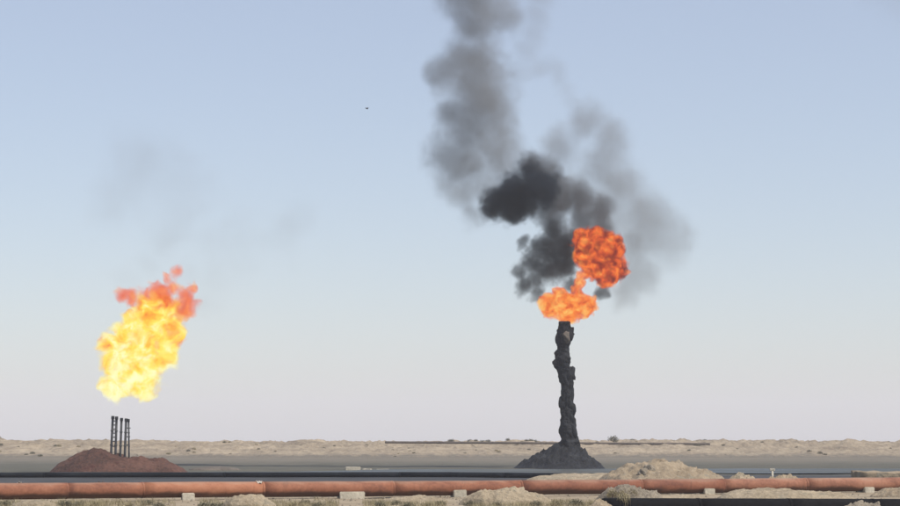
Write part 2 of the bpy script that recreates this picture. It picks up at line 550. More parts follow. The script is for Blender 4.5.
# ------------------------------------------------------------------ rust pipeline on concrete blocks
def pipe_pt(px):
    f = px / 900.0
    D = 95.0 + 18.0 * f
    yc = 491.2 + (488.3 - 491.2) * f * 2 if f < 0.5 else 488.3 + (484.2 - 488.3) * (f - 0.5) * 2
    return P(px, yc, D)
PR = 0.362
pl = empty('rust_pipeline', (pipe_pt(450).x, pipe_pt(450).y, 0))
tag(pl, 'long rust-red pipeline resting on pale concrete blocks', 'pipeline')
org = pl.location.copy()
bounds = [-420, -180, -60, 66, 142, 262, 392, 520, 640, 722, 805, 960, 1140, 1400]
tints = [0, 2, 0, 0, 1, 0, 0, 2, 2, 3, 3, 0, 2]
for k in range(len(bounds) - 1):
    a, b = bounds[k], bounds[k + 1]
    n = 9
    pts = []
    for i in range(n):
        q = pipe_pt(a + (b - a) * i / (n - 1))
        pts.append(q - org + Vector((0, 0, 0.02 * noise.noise((q.x * 0.13, 3, 0)))))
    V, Fc = tube(pts, PR + 0.004 * (k % 3), 40, wob=0.012)
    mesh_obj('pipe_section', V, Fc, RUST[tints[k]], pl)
    d = (pts[-1] - pts[-2]).normalized()
    V, Fc = tube([pts[-1] - d * 0.05, pts[-1] - d * 0.02, pts[-1] + d * 0.02, pts[-1] + d * 0.05], [PR + 0.006, PR + 0.014, PR + 0.014, PR + 0.006], 40)
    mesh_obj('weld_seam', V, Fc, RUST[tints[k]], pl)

def block(px, wpx, label, dz=0.0):
    q = pipe_pt(px)
    s = scale_at(q.y)
    w2 = wpx * s / 2
    top = q.z - PR * 0.35 + dz
    bm = bmesh.new()
    bmesh.ops.create_cube(bm, size=1.0)
    for v in bm.verts:
        v.co.x *= 2 * w2; v.co.y *= 1.05; v.co.z = v.co.z * (top + 0.25)
    # saddle notch: cut the top along y and lower the middle
    bmesh.ops.bevel(bm, geom=bm.edges[:], offset=0.035, segments=2, affect='EDGES')
    for v in bm.verts:
        v.co += Vector((noise.noise(v.co * 3 + q), noise.noise(v.co * 3 + q * 2), noise.noise(v.co * 3 - q))) * 0.03
    zc = (top - 0.25) / 2
    o = bm_obj('concrete_block', bm, M['concrete'], smooth=False, loc=(q.x, q.y, zc))
    o.rotation_euler.z = math.atan2(18, 38) * 0.4
    return tag(o, label, 'block', 'concrete blocks under the pipeline')
block(188, 12.5, 'concrete block under the rust pipe, half hidden by dry grass')
block(351, 25, 'widest concrete block carrying the rust pipe')
block(458.5, 13, 'narrow upright concrete block under the rust pipe beside a sand heap', dz=0.05)
block(707, 10.5, 'small concrete block under the rust pipe behind the black pipe')
block(866, 10.5, 'concrete block under the rust pipe below the cut sand bank')

# ------------------------------------------------------------------ black pipes
def pipe_thing(name, pxpts, rad, mat, label, seams=4, cat='pipeline', segm=28):
    pts = [P(px, py, D) for px, py, D in pxpts]
    e = empty(name, (pts[len(pts) // 2].x, pts[len(pts) // 2].y, 0))
    tag(e, label, cat)
    org = e.location.copy()
    fine = []
    for i in range(len(pts) - 1):
        for k in range(10):
            fine.append(pts[i].lerp(pts[i + 1], k / 10) - org)
    fine.append(pts[-1] - org)
    per = max(2, (len(fine) - 1) // seams)
    i = 0
    while i < len(fine) - 1:
        j = min(len(fine) - 1, i + per)
        V, Fc = tube(fine[i:j + 1], rad, segm, wob=0.008)
        mesh_obj('pipe_section', V, Fc, mat, e)
        if j < len(fine) - 1:
            d = (fine[j + 1] - fine[j]).normalized()
            V, Fc = tube([fine[j] - d * 0.06, fine[j] + d * 0.06], rad * 1.03, segm)
            mesh_obj('joint', V, Fc, mat, e)
        i = j
    return e
pipe_thing('black_pipeline', [(603, 506.8, 79.0), (760, 507.0, 80.5), (900, 507.3, 82), (1200, 507.6, 84.5)], 0.32, M['black_pipe'],
           'black pipeline lying on the sand in front of the rust pipe', seams=5)
pipe_thing('blue_black_pipeline', [(-420, 476.0, 154), (-60, 475.2, 154), (200, 474.9, 154), (450, 474.8, 153), (560, 475.8, 150), (655, 477.9, 146)], 0.19, M['blue_black_pipe'],
           'thin blue-black pipeline crossing the oily flat behind the rust pipe', seams=7)
# far pipeline on the crest of the sand bank
def far_path():
    out_ = []
    for k in range(18):
        px = 385 + 325 * k / 17
        D = 362.0
        z = max(P(px, 442.4 + 1.8 * k / 17, D).z, min(berm_h(PX(px, D), D) + 0.05, P(px, 442.0, D).z))
        py = 440 + (CAM_Z - z) * F / D
        out_.append((px, py, D))
    return out_
pipe_thing('distant_pipeline', far_path(), 0.2, M['far_pipe'],
           'thin dark pipeline running along the far sand bank', seams=6, segm=12)

# ------------------------------------------------------------------ sand heaps by the pipes
heap('sand_heap', 594, 728, 460.0, 478, 140, M['sand'], 'large tan sand heap with a dark hollow behind the rust pipe', 'sand heap', depth=5, peak=0.46, rough=0.26, seed=3.0, res=80, dome=1.1, freq=0.9, group='sand heaps')
heap('sand_heap', 524, 642, 473.4, 478, 147, M['pale_sand'], 'low pale strip of sand between the tar mound and rust pipe', 'sand heap', depth=3, peak=0.6, rough=0.3, seed=5.0, res=40, group='sand heaps')
heap('sand_heap', 722, 760, 473.2, 480, 118, M['pale_sand'], 'small pale sand heap behind the rust pipe, beside the marker post', 'sand heap', depth=1.2, rough=0.25, seed=6.0, group='sand heaps')
heap('sand_heap', 758, 806, 474.8, 480, 117, M['sand'], 'low sand heap at the foot of the marker post', 'sand heap', depth=1.2, rough=0.25, seed=8.0, group='sand heaps')
heap('sand_heap', 222, 278, 494.2, 506, 88, M['pale_sand'], 'pale sand heap against the rust pipe below the rag', 'sand heap', depth=1.0, rough=0.2, seed=9.0, group='sand heaps')
heap('sand_heap', 10, 62, 500.5, 506, 87.5, M['pale_sand'], 'flat pale patch of heaped sand among grass tufts', 'sand heap', depth=0.9, rough=0.2, seed=10.0, group='sand heaps')
heap('sand_heap', 458, 552, 488.5, 506, 92, M['pale_sand'], 'pale pointed sand heap leaning on the rust pipe next to a block', 'sand heap', depth=1.3, peak=0.5, rough=0.28, seed=11.0, group='sand heaps')
heap('sand_heap', 380, 450, 495.8, 503, 95, M['pale_sand'], 'low sand ripple beneath the rust pipe', 'sand heap', depth=0.9, rough=0.25, seed=12.0, group='sand heaps')
heap('rubble_heap', 592, 668, 486.5, 500, 90, M['grey_rubble'], 'grey heap of earth and dead brush piled on the black pipe end', 'rubble heap', depth=1.1, peak=0.42, rough=0.34, seed=13.0, res=70, freq=1.1)
heap('sand_heap', 714, 860, 489.0, 500, 98, M['pale_sand'], 'long pale sand ridge lying between the rust and black pipes', 'sand heap', depth=2.2, peak=0.3, rough=0.22, seed=14.0, res=60, group='sand heaps')
heap('sand_heap', 868, 960, 485.5, 500, 104, M['sand'], 'sand heap burying the lower side of the rust pipe', 'sand heap', depth=2.4, peak=0.7, rough=0.3, seed=15.0, group='sand heaps')
heap('sand_heap', 640, 716, 494.6, 500, 97, M['pale_sand'], 'low strip of pale sand behind the black pipe', 'sand heap', depth=1.0, peak=0.4, rough=0.2, seed=16.0, group='sand heaps')
heap('oil_stained_bump', 188, 242, 466.3, 471, 196, M['dark_rubble'], 'low dark bump of oiled earth beside the red mound', 'mound', depth=2, rough=0.1, seed=17.0)
heap('rubble_heap', 836, 884, 502.0, 510, 78.0, M['grey_rubble'], 'broken pale rubble lying in front of the black pipe', 'rubble heap', depth=0.5, rough=0.4, seed=19.0, freq=2.0)

heap('sand_heap', 584, 618, 498.6, 510, 78.4, M['sand'], 'small sand heap covering the end of the black pipe', 'sand heap', depth=0.55, rough=0.3, seed=23.0, group='sand heaps', freq=1.5)

# square-cut bank behind the pipe at the right
def cut_bank():
    a, b = P(861, 472.4, 126), P(960, 472.0, 126)
    nx_, nz_ = 40, 8
    bm = bmesh.new()
    bmesh.ops.create_cube(bm, size=1.0)
    bmesh.ops.subdivide_edges(bm, edges=bm.edges[:], cuts=12, use_grid_fill=True)
    wx, hz = (b.x - a.x), a.z + 0.3
    for v in bm.verts:
        v.co.x *= wx; v.co.y *= 3.0; v.co.z *= hz
        v.co += Vector((noise.noise(v.co * 1.3), noise.noise(v.co * 1.3 + Vector((9, 0, 0))), noise.noise(v.co * 1.3 + Vector((0, 7, 0))))) * 0.13
    o = bm_obj('sand_bank', bm, M['sand'], loc=((a.x + b.x) / 2, 127.5, hz / 2 - 0.3))
    return tag(o, 'square-cut tan sand bank rising behind the rust pipe', 'sand bank')
cut_bank()

# dark hollow stones of the big heap
def rock(name, px, py, D, r, mat, label, cat, sx=1, sz=0.7, group=None, seed=0.0):
    bm = bmesh.new()
    bmesh.ops.create_icosphere(bm, subdivisions=3, radius=r)
    for v in bm.verts:
        v.co *= 1 + 0.5 * noise.noise(v.co * (1.3 / r) + Vector((seed, 0, 0)))
        v.co.x *= sx; v.co.z *= sz
    o = bm_obj(name, bm, mat, smooth=False, loc=P(px, py, D))
    return tag(o, label, cat, group)
rock('rubble_block', 648, 470.5, 137.2, 0.42, M['grey_rubble'], 'dark grey boulder lodged in the hollow of the big sand heap', 'boulder', 1.0, 1.1, seed=2)
rock('rubble_block', 643, 473, 136.6, 0.30, M['grey_rubble'], 'smaller grey stone beside the boulder in the sand heap', 'boulder', 1.0, 1.0, seed=5)

# ------------------------------------------------------------------ small man-made things
def box_thing(name, px0, px1, py0, py1, D, depth, mat, label, cat, bev=0.03, rz=0.0):
    a, b = P(px0, py0, D), P(px1, py1, D)
    bm = bmesh.new()
    bmesh.ops.create_cube(bm, size=1.0)
    for v in bm.verts:
        v.co.x *= (b.x - a.x); v.co.y *= depth; v.co.z *= (a.z - b.z)
    bmesh.ops.bevel(bm, geom=bm.edges[:], offset=bev, segments=2, affect='EDGES')
    for v in bm.verts:
        v.co += Vector((noise.noise(v.co * 2 + a), noise.noise(v.co * 2 + a * 2), noise.noise(v.co * 2 - a))) * bev
    o = bm_obj(name, bm, mat, smooth=False, loc=((a.x + b.x) / 2, D + depth / 2, (a.z + b.z) / 2))
    o.rotation_euler.z = rz
    return tag(o, label, cat)
box_thing('concrete_slab', 345, 360, 467.0, 471.4, 196, 1.1, M['concrete'], 'pale broken concrete slab on the oily flat behind the pipes', 'slab', 0.04, 0.1)
box_thing('concrete_slab', 363, 371, 468.9, 471.4, 195, 0.9, M['concrete'], 'small flat concrete piece beside the larger slab', 'slab', 0.03, -0.2)
box_thing('concrete_slab', 376, 389, 469.2, 471.4, 196, 0.7, M['concrete'], 'thin pale strip of concrete lying at the pond edge', 'slab', 0.03, 0.05)

def marker():
    b = P(772.5, 480, 122); b.z = 0
    e = empty('marker_post', (b.x, b.y, 0))
    tag(e, 'short pale marker post with a crosspiece behind the rust pipe', 'post')
    top = P(772.5, 469, 122).z
    V, Fc = tube([Vector((0, 0, -0.1)), Vector((0, 0, top * 0.9))], 0.06, 10)
    mesh_obj('post', V, Fc, M['concrete'], e)
    bm = bmesh.new(); bmesh.ops.create_cube(bm, size=1.0)
    for v in bm.verts:
        v.co.x *= 0.30; v.co.y *= 0.12; v.co.z *= 0.13
    bmesh.ops.bevel(bm, geom=bm.edges[:], offset=0.02, segments=1, affect='EDGES')
    bm_obj('crosspiece', bm, M['concrete'], e, smooth=False, loc=(0, 0, top * 0.9 + 0.06))
marker()

def rag(px, D_off, label, length, width, py=None, seed=0.0):
    q = pipe_pt(px)
    n, m = 18, 8
    V, Fc = [], []
    for i in range(n + 1):
        t = i / n
        a = R(118) - t * length / PR       # from behind the crest over the front
        for k in range(m + 1):
            s = (k / m - 0.5) * width * (1 - 0.4 * t)
            rr = PR + 0.025 + 0.03 * noise.noise((s * 8 + seed, t * 4, 2)) + 0.02 * math.sin(s * 40 + seed)
            V.append((s + 0.10 * t, -rr * math.cos(a) * -1 * -1 if False else -rr * math.cos(math.pi - a), rr * math.sin(a)))
    for i in range(n):
        for k in range(m):
            a = i * (m + 1) + k
            Fc.append((a, a + 1, a + m + 2, a + m + 1))
    V = [(x, -y, z) for x, y, z in V]
    o = mesh_obj('rag', V, Fc, M['cloth'], loc=q)
    so = o.modifiers.new('thick', 'SOLIDIFY'); so.thickness = 0.008
    return tag(o, label, 'rag', 'rags caught on the pipeline')
rag(258, 0, 'pale torn rag hanging over the rust pipe', 0.42, 0.36, seed=1.0)
rag(18, 0, 'small scrap of pale cloth snagged on the rust pipe top', 0.16, 0.20, seed=4.0)

# ------------------------------------------------------------------ plants
def shrub_mesh(name, r, h, nleaf, rnd, leaf=0.05, twig=False):
    V, Fc = [], []
    for _ in range(nleaf):
        a = rnd.uniform(0, 2 * math.pi)
        el = rnd.uniform(0.05, 1.0)
        rad = r * math.sqrt(max(0.02, 1 - (el - 0.35) ** 2 * 1.6)) * rnd.uniform(0.25, 1.0)
        c = Vector((math.cos(a) * rad, math.sin(a) * rad, h * el * rnd.uniform(0.5, 1.0)))
        d = Vector((c.x, c.y, c.z * 0.8 + 0.05)).normalized()
        d = (d + Vector((rnd.uniform(-1, 1), rnd.uniform(-1, 1), rnd.uniform(-0.4, 1))) * 0.6).normalized()
        s = d.cross(Vector((rnd.uniform(-1, 1), rnd.uniform(-1, 1), rnd.uniform(-1, 1)))).normalized()
        L = leaf * rnd.uniform(0.7, 1.7) * (2.2 if twig else 1)
        W = leaf * (0.16 if twig else 0.45)
        i = len(V)
        V += [c - s * W, c + s * W, c + d * L + s * W * 0.3, c + d * L - s * W * 0.3]
        Fc.append((i, i + 1, i + 2, i + 3))
    me = bpy.data.meshes.new(name)
    me.from_pydata([tuple(v) for v in V], [], Fc)
    return me

def stem_mesh(r, h, rnd):
    bm_v, bm_f = [], []
    for k in range(7):
        a = 2 * math.pi * k / 7 + rnd.uniform(-0.3, 0.3)
        top = Vector((math.cos(a) * r * 0.7, math.sin(a) * r * 0.7, h * rnd.uniform(0.5, 0.9)))
        V, Fc = tube([Vector((0, 0, -0.05)), top * 0.5 + Vector((0, 0, 0.03)), top], [0.018, 0.012, 0.004], 5)
        o = len(bm_v)
        bm_v += V; bm_f += [tuple(i + o for i in f) for f in Fc]
    me = bpy.data.meshes.new('stems')
    me.from_pydata([tuple(v) for v in bm_v], [], bm_f)
    return me

rnd = random.Random(21)
PROTO = []
for k in range(4):
    r, h = 0.42, 0.5
    lm = shrub_mesh('foliage', r, h, 420, rnd, 0.055, twig=(k == 3))
    lm.materials.append(M['dead_twig'] if k == 3 else (M['shrub'] if k != 2 else M['dry_grass']))
    sm = stem_mesh(r, h, rnd)
    sm.materials.append(M['stem'])
    PROTO.append((lm, sm))
def shrub(name, loc, scale, kind, label, cat, group, parts=True, sz=1.0):
    lm, sm = PROTO[kind]
    e = empty(name, loc)
    e.scale = (scale, scale, scale * sz)
    e.rotation_euler.z = rnd.uniform(0, 6.28)
    tag(e, label, cat, group)
    a = bpy.data.objects.new('foliage', lm); C.objects.link(a); a.parent = e
    b = bpy.data.objects.new('stems', sm); C.objects.link(b); b.parent = e
    return e
near = [(6, 88, 1.0, 0, 'grey-green shrub at the outer edge of the flat sand patch'), (66, 87.5, 1.2, 0, 'larger grey-green shrub on the inner edge of the flat sand patch'),
        (80, 88.5, 0.9, 0, 'smaller grey-green shrub next to the shrub by the sand patch'), (97, 87, 1.0, 2, 'straw-coloured bush before the rust pipe, in front of the dead bushes'),
        (130, 88, 0.8, 2, 'small straw-coloured bush below the palest pipe section'), (160, 87.5, 0.9, 0, 'grey-green shrub between straw bush and half-hidden concrete block'),
        (205, 88, 1.0, 0, 'grey-green shrub next to the half-hidden concrete block'), (214, 87, 1.1, 0, 'biggest shrub of the clump between concrete block and sand heap'),
        (222, 88.2, 0.8, 0, 'small shrub touching the sand heap below the rag'), (292, 88, 0.8, 2, 'straw bush just past the sand heap below the rag'),
        (318, 87.6, 0.9, 0, 'grey-green shrub before the widest concrete block'), (380, 88, 1.0, 0, 'grey-green shrub just beyond the widest concrete block'),
        (408, 88.3, 0.9, 1, 'grey-green shrub in front of the low sand ripple'), (428, 88, 0.8, 2, 'straw bush between sand ripple and narrow block'),
        (470, 88.4, 0.9, 1, 'shrub at the foot of the pointed sand heap beside the narrow block'), (496, 88, 0.8, 0, 'small shrub in front of the middle of the pointed sand heap'),
        (556, 88.5, 1.1, 2, 'straw bush at the end of the pointed sand heap'), (576, 88.2, 1.2, 1, 'big grey-green shrub between sand heap and black pipe end'),
        (594, 88.6, 1.0, 2, 'straw bush at the end of the black pipe')]
near += [(36, 91, 0.8, 1, 'grey-green shrub close under the rust pipe behind the flat sand patch'), (148, 91, 0.9, 1, 'grey-green shrub close under the palest pipe section'),
         (246, 85.6, 0.7, 1, 'low shrub in front of the sand heap below the rag'), (306, 91.5, 0.9, 0, 'grey-green shrub close under the rust pipe, towards the widest block'),
         (396, 92, 0.8, 1, 'grey-green shrub tucked against the low sand ripple'), (440, 91, 0.8, 0, 'grey-green shrub beside the narrow upright block'), (536, 88.8, 0.9, 1, 'grey-green shrub on the slope of the pointed sand heap')]
for px, D, s_, k, lb in near:
    shrub('desert_shrub', (PX(px, D), D, gz(PX(px, D), D) - 0.02), s_ * 0.75, k, lb, 'shrub', 'shrubs before the pipeline', sz=0.75)
for px, py, D, s_ in [(101, 482, 100, 0.8), (113, 482, 101, 0.7), (122, 481.5, 100, 0.75)]:
    shrub('dead_bush', (PX(px, D), D, 0.42), s_, 3, 'dark leafless bush poking up behind the rust pipe before the red mound', 'bush', 'dead bushes behind the pipeline')
for px, py, D, s_ in [(612, 488, 89.2, 0.8), (622, 487, 89.0, 0.7), (632, 489, 89.4, 0.8)]:
    shrub('dry_bush', (PX(px, D), D, 0.40), s_ * 0.8, 2, 'straw-coloured dry bush on the grey earth heap', 'bush', 'dry bushes on the heap')
# shrubs and scrub on the far bank
for i in range(90):
    px = rnd.uniform(-40, 940)
    D = rnd.uniform(330, 385)
    x = PX(px, D)
    shrub('distant_shrub', (x, D, berm_h(x, D) - 0.1), rnd.uniform(0.4, 1.25), rnd.choice((0, 1, 2)), 'small dark shrub dotted on the far sand bank', 'shrub', 'shrubs on the far sand bank', sz=0.8)
for i in range(34):
    px = 394 + 150 * i / 33 + rnd.uniform(-2, 2)
    D = 378 + rnd.uniform(-2, 2)
    x = PX(px, D)
    shrub('crest_shrub', (x, D, berm_h(x, D) - 0.12), rnd.uniform(0.7, 1.5), 0, 'dark scrub in the row along the far pipeline', 'shrub', 'scrub row on the crest', sz=0.8)
for i in range(40):
    px = 560 + 345 * i / 39 + rnd.uniform(-4, 4)
    D = 381 + rnd.uniform(-3, 3)
    x = PX(px, D)
    shrub('ridge_shrub', (x, D, berm_h(x, D) - 0.15), rnd.uniform(0.5, 1.1), rnd.choice((0, 1, 2)), 'low scrub on the skyline of the far sand bank', 'shrub', 'scrub on the skyline', sz=0.6)
x = PX(613, 376)
shrub('lone_shrub', (x, 376, berm_h(x, 376) - 0.1), 2.4, 0, 'rounded dark shrub standing alone on the far crest', 'shrub', None)

# dry grass, uncountable
V, Fc = [], []
for _ in range(3600):
    D = rnd.uniform(84, 96)
    px = rnd.uniform(-60, 610)
    x = PX(px, D); z0 = gz(x, D)
    if noise.noise((x * 0.35, D * 0.5, 3.0)) < -0.12: continue
    if any(abs(px - q) < 13 for q in (188, 351, 458.5)): continue
    for k in range(9):
        a = rnd.uniform(0, 6.28); L = rnd.uniform(0.12, 0.3)
        b0 = Vector((x + rnd.uniform(-.1, .1), D + rnd.uniform(-.1, .1), z0 - 0.02))
        tip = b0 + Vector((math.cos(a) * L * 0.5, math.sin(a) * L * 0.5, L))
        s = Vector((-math.sin(a), math.cos(a), 0)) * 0.008
        i = len(V)
        V += [b0 - s, b0 + s, tip]
        Fc.append((i, i + 1, i + 2))
o = mesh_obj('dry_grass', V, Fc, M['dry_grass'], smooth=False)
tag(o, 'thin dry grass growing in the sand along the pipeline', 'grass', kind='stuff')

# gravel and clods
V, Fc = [], []
for _ in range(3200):
    D = rnd.uniform(84, 114)
    px = rnd.uniform(-60, 960)
    x = PX(px, D); z0 = gz(x, D)
    r = 0.02 + 0.09 * rnd.random() ** 3
    i = len(V)
    for k in range(5):
        a = 2 * math.pi * k / 5 + rnd.uniform(-.3, .3)
        V.append((x + math.cos(a) * r * rnd.uniform(.7, 1.3), D + math.sin(a) * r, z0 - 0.01))
    V.append((x + rnd.uniform(-.4, .4) * r, D + rnd.uniform(-.4, .4) * r, z0 + r * rnd.uniform(.6, 1.2)))
    for k in range(5): Fc.append((i + k, i + (k + 1) % 5, i + 5))
o = mesh_obj('gravel', V, Fc, M['grey_rubble'], smooth=False)
tag(o, 'scattered stones and clods on the sand along the pipeline', 'gravel', kind='stuff')

# dead stalks lying over the black pipe
V, Fc = [], []
b0 = P(623, 496, 79.2)
for k in range(26):
    a = b0 + Vector((rnd.uniform(-.2, .25), rnd.uniform(-0.1, .1), rnd.uniform(-0.05, 0.12)))
    c = a + Vector((rnd.uniform(-.12, .12), -0.32, -0.05))
    e_ = c + Vector((rnd.uniform(-.1, .1), -0.08, -rnd.uniform(0.15, 0.45)))
    v, f = tube([a, c, e_], [0.012, 0.01, 0.004], 5)
    i0 = len(V); V += v; Fc += [tuple(q + i0 for q in ff) for ff in f]
me_o = mesh_obj('dead_stalks', V, Fc, M['dry_grass'])
tag(me_o, 'bundle of pale dead stalks hanging over the black pipe', 'stalks')

# bird
def bird():
    c = P(367, 108.5, 120)
    e = empty('bird', c)
    tag(e, 'tiny dark bird gliding in the open sky', 'bird')
    bm = bmesh.new()
    bmesh.ops.create_icosphere(bm, subdivisions=2, radius=0.06)
    for v in bm.verts:
        v.co.x *= 2.0; v.co.z *= 0.8
        if v.co.x < -0.05: v.co.y *= 1.3; v.co.z *= 0.4
    bm_obj('body', bm, M['bird'], e)
    for s in (-1, 1):
        mesh_obj('wing', [(0.05, 0, 0.02), (-0.06, 0, 0.02), (-0.05, s * 0.16, 0.08), (0.06, s * 0.16, 0.08), (-0.04, s * 0.3, 0.03), (0.0, s * 0.3, 0.03),
                          (0.05, 0, 0.03), (-0.06, 0, 0.03), (-0.05, s * 0.16, 0.09), (0.06, s * 0.16, 0.09), (-0.04, s * 0.3, 0.035), (0.0, s * 0.3, 0.035)],
                 [(0, 1, 2, 3), (3, 2, 4, 5), (6, 9, 8, 7), (9, 11, 10, 8), (0, 3, 9, 6), (3, 5, 11, 9), (5, 4, 10, 11), (4, 2, 8, 10), (2, 1, 7, 8), (1, 0, 6, 7)], M['bird'], e)
    e.rotation_euler = (0.1, 0.1, 0.6)
    e.scale = (0.62, 0.62, 0.62)
bird()

# ------------------------------------------------------------------ fire and smoke (real volumes)
def hull(name, puffs, grow, voxel):
    """one closed skin round a set of balls"""
    bm = bmesh.new()
    for c, r, wt in puffs:
        sub = bmesh.ops.create_icosphere(bm, subdivisions=2, radius=r * 1.22 + grow)
        for v in sub['verts']: v.co += c
    me = bpy.data.meshes.new('tmp')
    bm.to_mesh(me); bm.free()
    o = bpy.data.objects.new('tmp', me)
    C.objects.link(o)
    md = o.modifiers.new('r', 'REMESH'); md.mode = 'VOXEL'; md.voxel_size = voxel
    dg = bpy.context.evaluated_depsgraph_get()
    res = bpy.data.meshes.new_from_object(o.evaluated_get(dg))
    res.name = name
    bpy.data.objects.remove(o)
    return res

def puffs_from(px_list, D, org, rnd, spread=0.35):
    out_ = []
    s = scale_at(D)
    for t in px_list:
        px, py, r = t[:3]
        wt = t[3] if len(t) > 3 else 1.0
        dy = t[4] if len(t) > 4 else rnd.uniform(-spread, spread) * r * s
        out_.append((P(px, py, D) + Vector((0, dy, 0)) - org, r * s, wt))
    return out_

def field(b, puffs, warp_scale, warp_amp, smooth_k):
    p0 = b.coord('Object')
    wn = b.noise(p0, warp_scale, 3, 0.55, color=True)
    wv = b.vmath('SUBTRACT', wn, (0.5, 0.5, 0.5))
    p = b.vmath('ADD', p0, b.vmath('SCALE', wv, scale=warp_amp))
    f = None
    for c, r, wt in puffs:
        d = b.vmath('DISTANCE', p, tuple(c))
        v = b.math('MULTIPLY_ADD', d, -wt / r, wt)
        f = v if f is None else b.math('SMOOTH_MAX', f, v, smooth_k)
    return p0, p, f

def smoke(name, px_list, D, dens, color, label, cat='smoke', warp=(0.25, 3.0), nz=(0.45, 0.7), edge=(0.0, 0.6), grow=0.5, voxel=0.6, rate=0.5, seed=1, aniso=0.0, spread=0.35, kind='stuff', detail=5, fine=0.45):
    rn = random.Random(seed)
    ys_ = max(t[1] + t[2] for t in px_list); xm = sum(t[0] for t in px_list) / len(px_list)
    org = P(xm, ys_, D)
    pf = puffs_from(px_list, D, org, rn, spread)
    b = NB(name)
    p0, p, f = field(b, pf, warp[0], warp[1], 0.12)
    n = b.noise(p, nz[0], detail, 0.6)
    g_ = b.math('ADD', f, b.math('MULTIPLY_ADD', n, nz[1] * 2, -nz[1]))
    nf = b.noise(p0, nz[0] * 3.3, 3, 0.65, 0.8)
    g_ = b.math('ADD', g_, b.math('MULTIPLY_ADD', nf, fine * 2, -fine))
    a = b.maprange(g_, edge[0], edge[1], smooth=True)
    # keep the skin of the domain clear
    a = b.math('MULTIPLY', a, b.maprange(f, -0.25, 0.05))
    dn = b.math('MULTIPLY', a, dens)
    pv = b.n('ShaderNodeVolumePrincipled')
    b.put(pv.inputs['Color'], (*color, 1))
    pv.inputs['Anisotropy'].default_value = aniso
    pv.inputs['Density Attribute'].default_value = ''
    b.put(pv.inputs['Density'], dn)
    b.t.links.new(pv.outputs[0], b.out.inputs['Volume'])
    b.m.cycles.volume_step_rate = rate
    me = hull(name, pf, grow, voxel)
    me.materials.clear(); me.materials.append(b.m)
    o = bpy.data.objects.new(name, me); C.objects.link(o); o.location = org
    return tag(o, label, cat, kind=kind)

def flame(name, px_list, D, dens, stops, label, nz=0.8, amp=0.35, warp=(0.5, 0.8), edge=(0.0, 0.25), strength=1.0, rate=0.3, grow=0.3, voxel=0.35, seed=1, spread=0.3, cn=0.9, core=0.5, hmix=(0, 0), height=(0, 1), cs=2.4, bd=3, rs=1.0):
    rn = random.Random(seed)
    ys_ = max(t[1] + t[2] for t in px_list); xm = sum(t[0] for t in px_list) / len(px_list)
    org = P(xm, ys_, D)
    pf = [(c_, r_ * rs, w_) for c_, r_, w_ in puffs_from(px_list, D, org, rn, spread)]
    b = NB(name)
    p0, p, f = field(b, pf, warp[0], warp[1], 0.10)
    n = b.noise(p, nz, bd, 0.5)
    bil = b.math('ABSOLUTE', b.math('MULTIPLY_ADD', n, 4.0, -2.0))      # creased billows
    g_ = b.math('ADD', f, b.math('MULTIPLY_ADD', bil, amp, -amp * 0.5))
    a = b.maprange(g_, edge[0], edge[1], smooth=True)
    a = b.math('MULTIPLY', a, b.maprange(f, -0.3, 0.0))
    dn = b.math('MULTIPLY', a, dens)
    n2 = b.noise(p, cn, 5, 0.62, 0.6)
    sep = b.n('ShaderNodeSeparateXYZ'); b.put(sep.inputs[0], p0)
    hz = b.maprange(sep.outputs[2], height[0], height[1], hmix[0], hmix[1])
    t = b.math('MULTIPLY_ADD', n2, cs, -cs / 2)
    t = b.math('ADD', t, b.math('MULTIPLY_ADD', bil, 0.6, core - 0.2))
    t = b.math('ADD', t, b.math('MULTIPLY', b.maprange(f, 0.0, 0.5), 0.25))
    t = b.math('ADD', t, hz)
    col = b.ramp(t, stops)
    ab = b.n('ShaderNodeVolumeAbsorption')
    ab.inputs['Color'].default_value = (0, 0, 0, 1)
    b.put(ab.inputs['Density'], dn)
    em = b.n('ShaderNodeEmission')
    b.put(em.inputs['Color'], col)
    b.put(em.inputs['Strength'], b.math('MULTIPLY', dn, strength))
    ad = b.n('ShaderNodeAddShader')
    b.t.links.new(ab.outputs[0], ad.inputs[0]); b.t.links.new(em.outputs[0], ad.inputs[1])
    b.t.links.new(ad.outputs[0], b.out.inputs['Volume'])
    b.m.cycles.volume_step_rate = rate
    me = hull(name, pf, grow, voxel)
    me.materials.clear(); me.materials.append(b.m)
    o = bpy.data.objects.new(name, me); C.objects.link(o); o.location = org
    return tag(o, label, 'flame', 'flames of the two flares')

YEL = [(0.0, (0.85, 0.10, 0.03)), (0.22, (0.92, 0.28, 0.03)), (0.42, (1.0, 0.55, 0.05)), (0.62, (1.0, 0.74, 0.08)), (0.84, (1.0, 0.88, 0.20)), (1.0, (1.0, 0.98, 0.58))]
ORG = [(0.0, (0.16, 0.018, 0.010)), (0.25, (0.62, 0.07, 0.018)), (0.5, (0.95, 0.17, 0.025)), (0.75, (1.0, 0.30, 0.04)), (1.0, (1.0, 0.58, 0.14))]
REDS = [(0.0, (0.50, 0.045, 0.02)), (0.4, (0.82, 0.09, 0.025)), (0.8, (1.0, 0.22, 0.04)), (1.0, (1.0, 0.42, 0.08))]

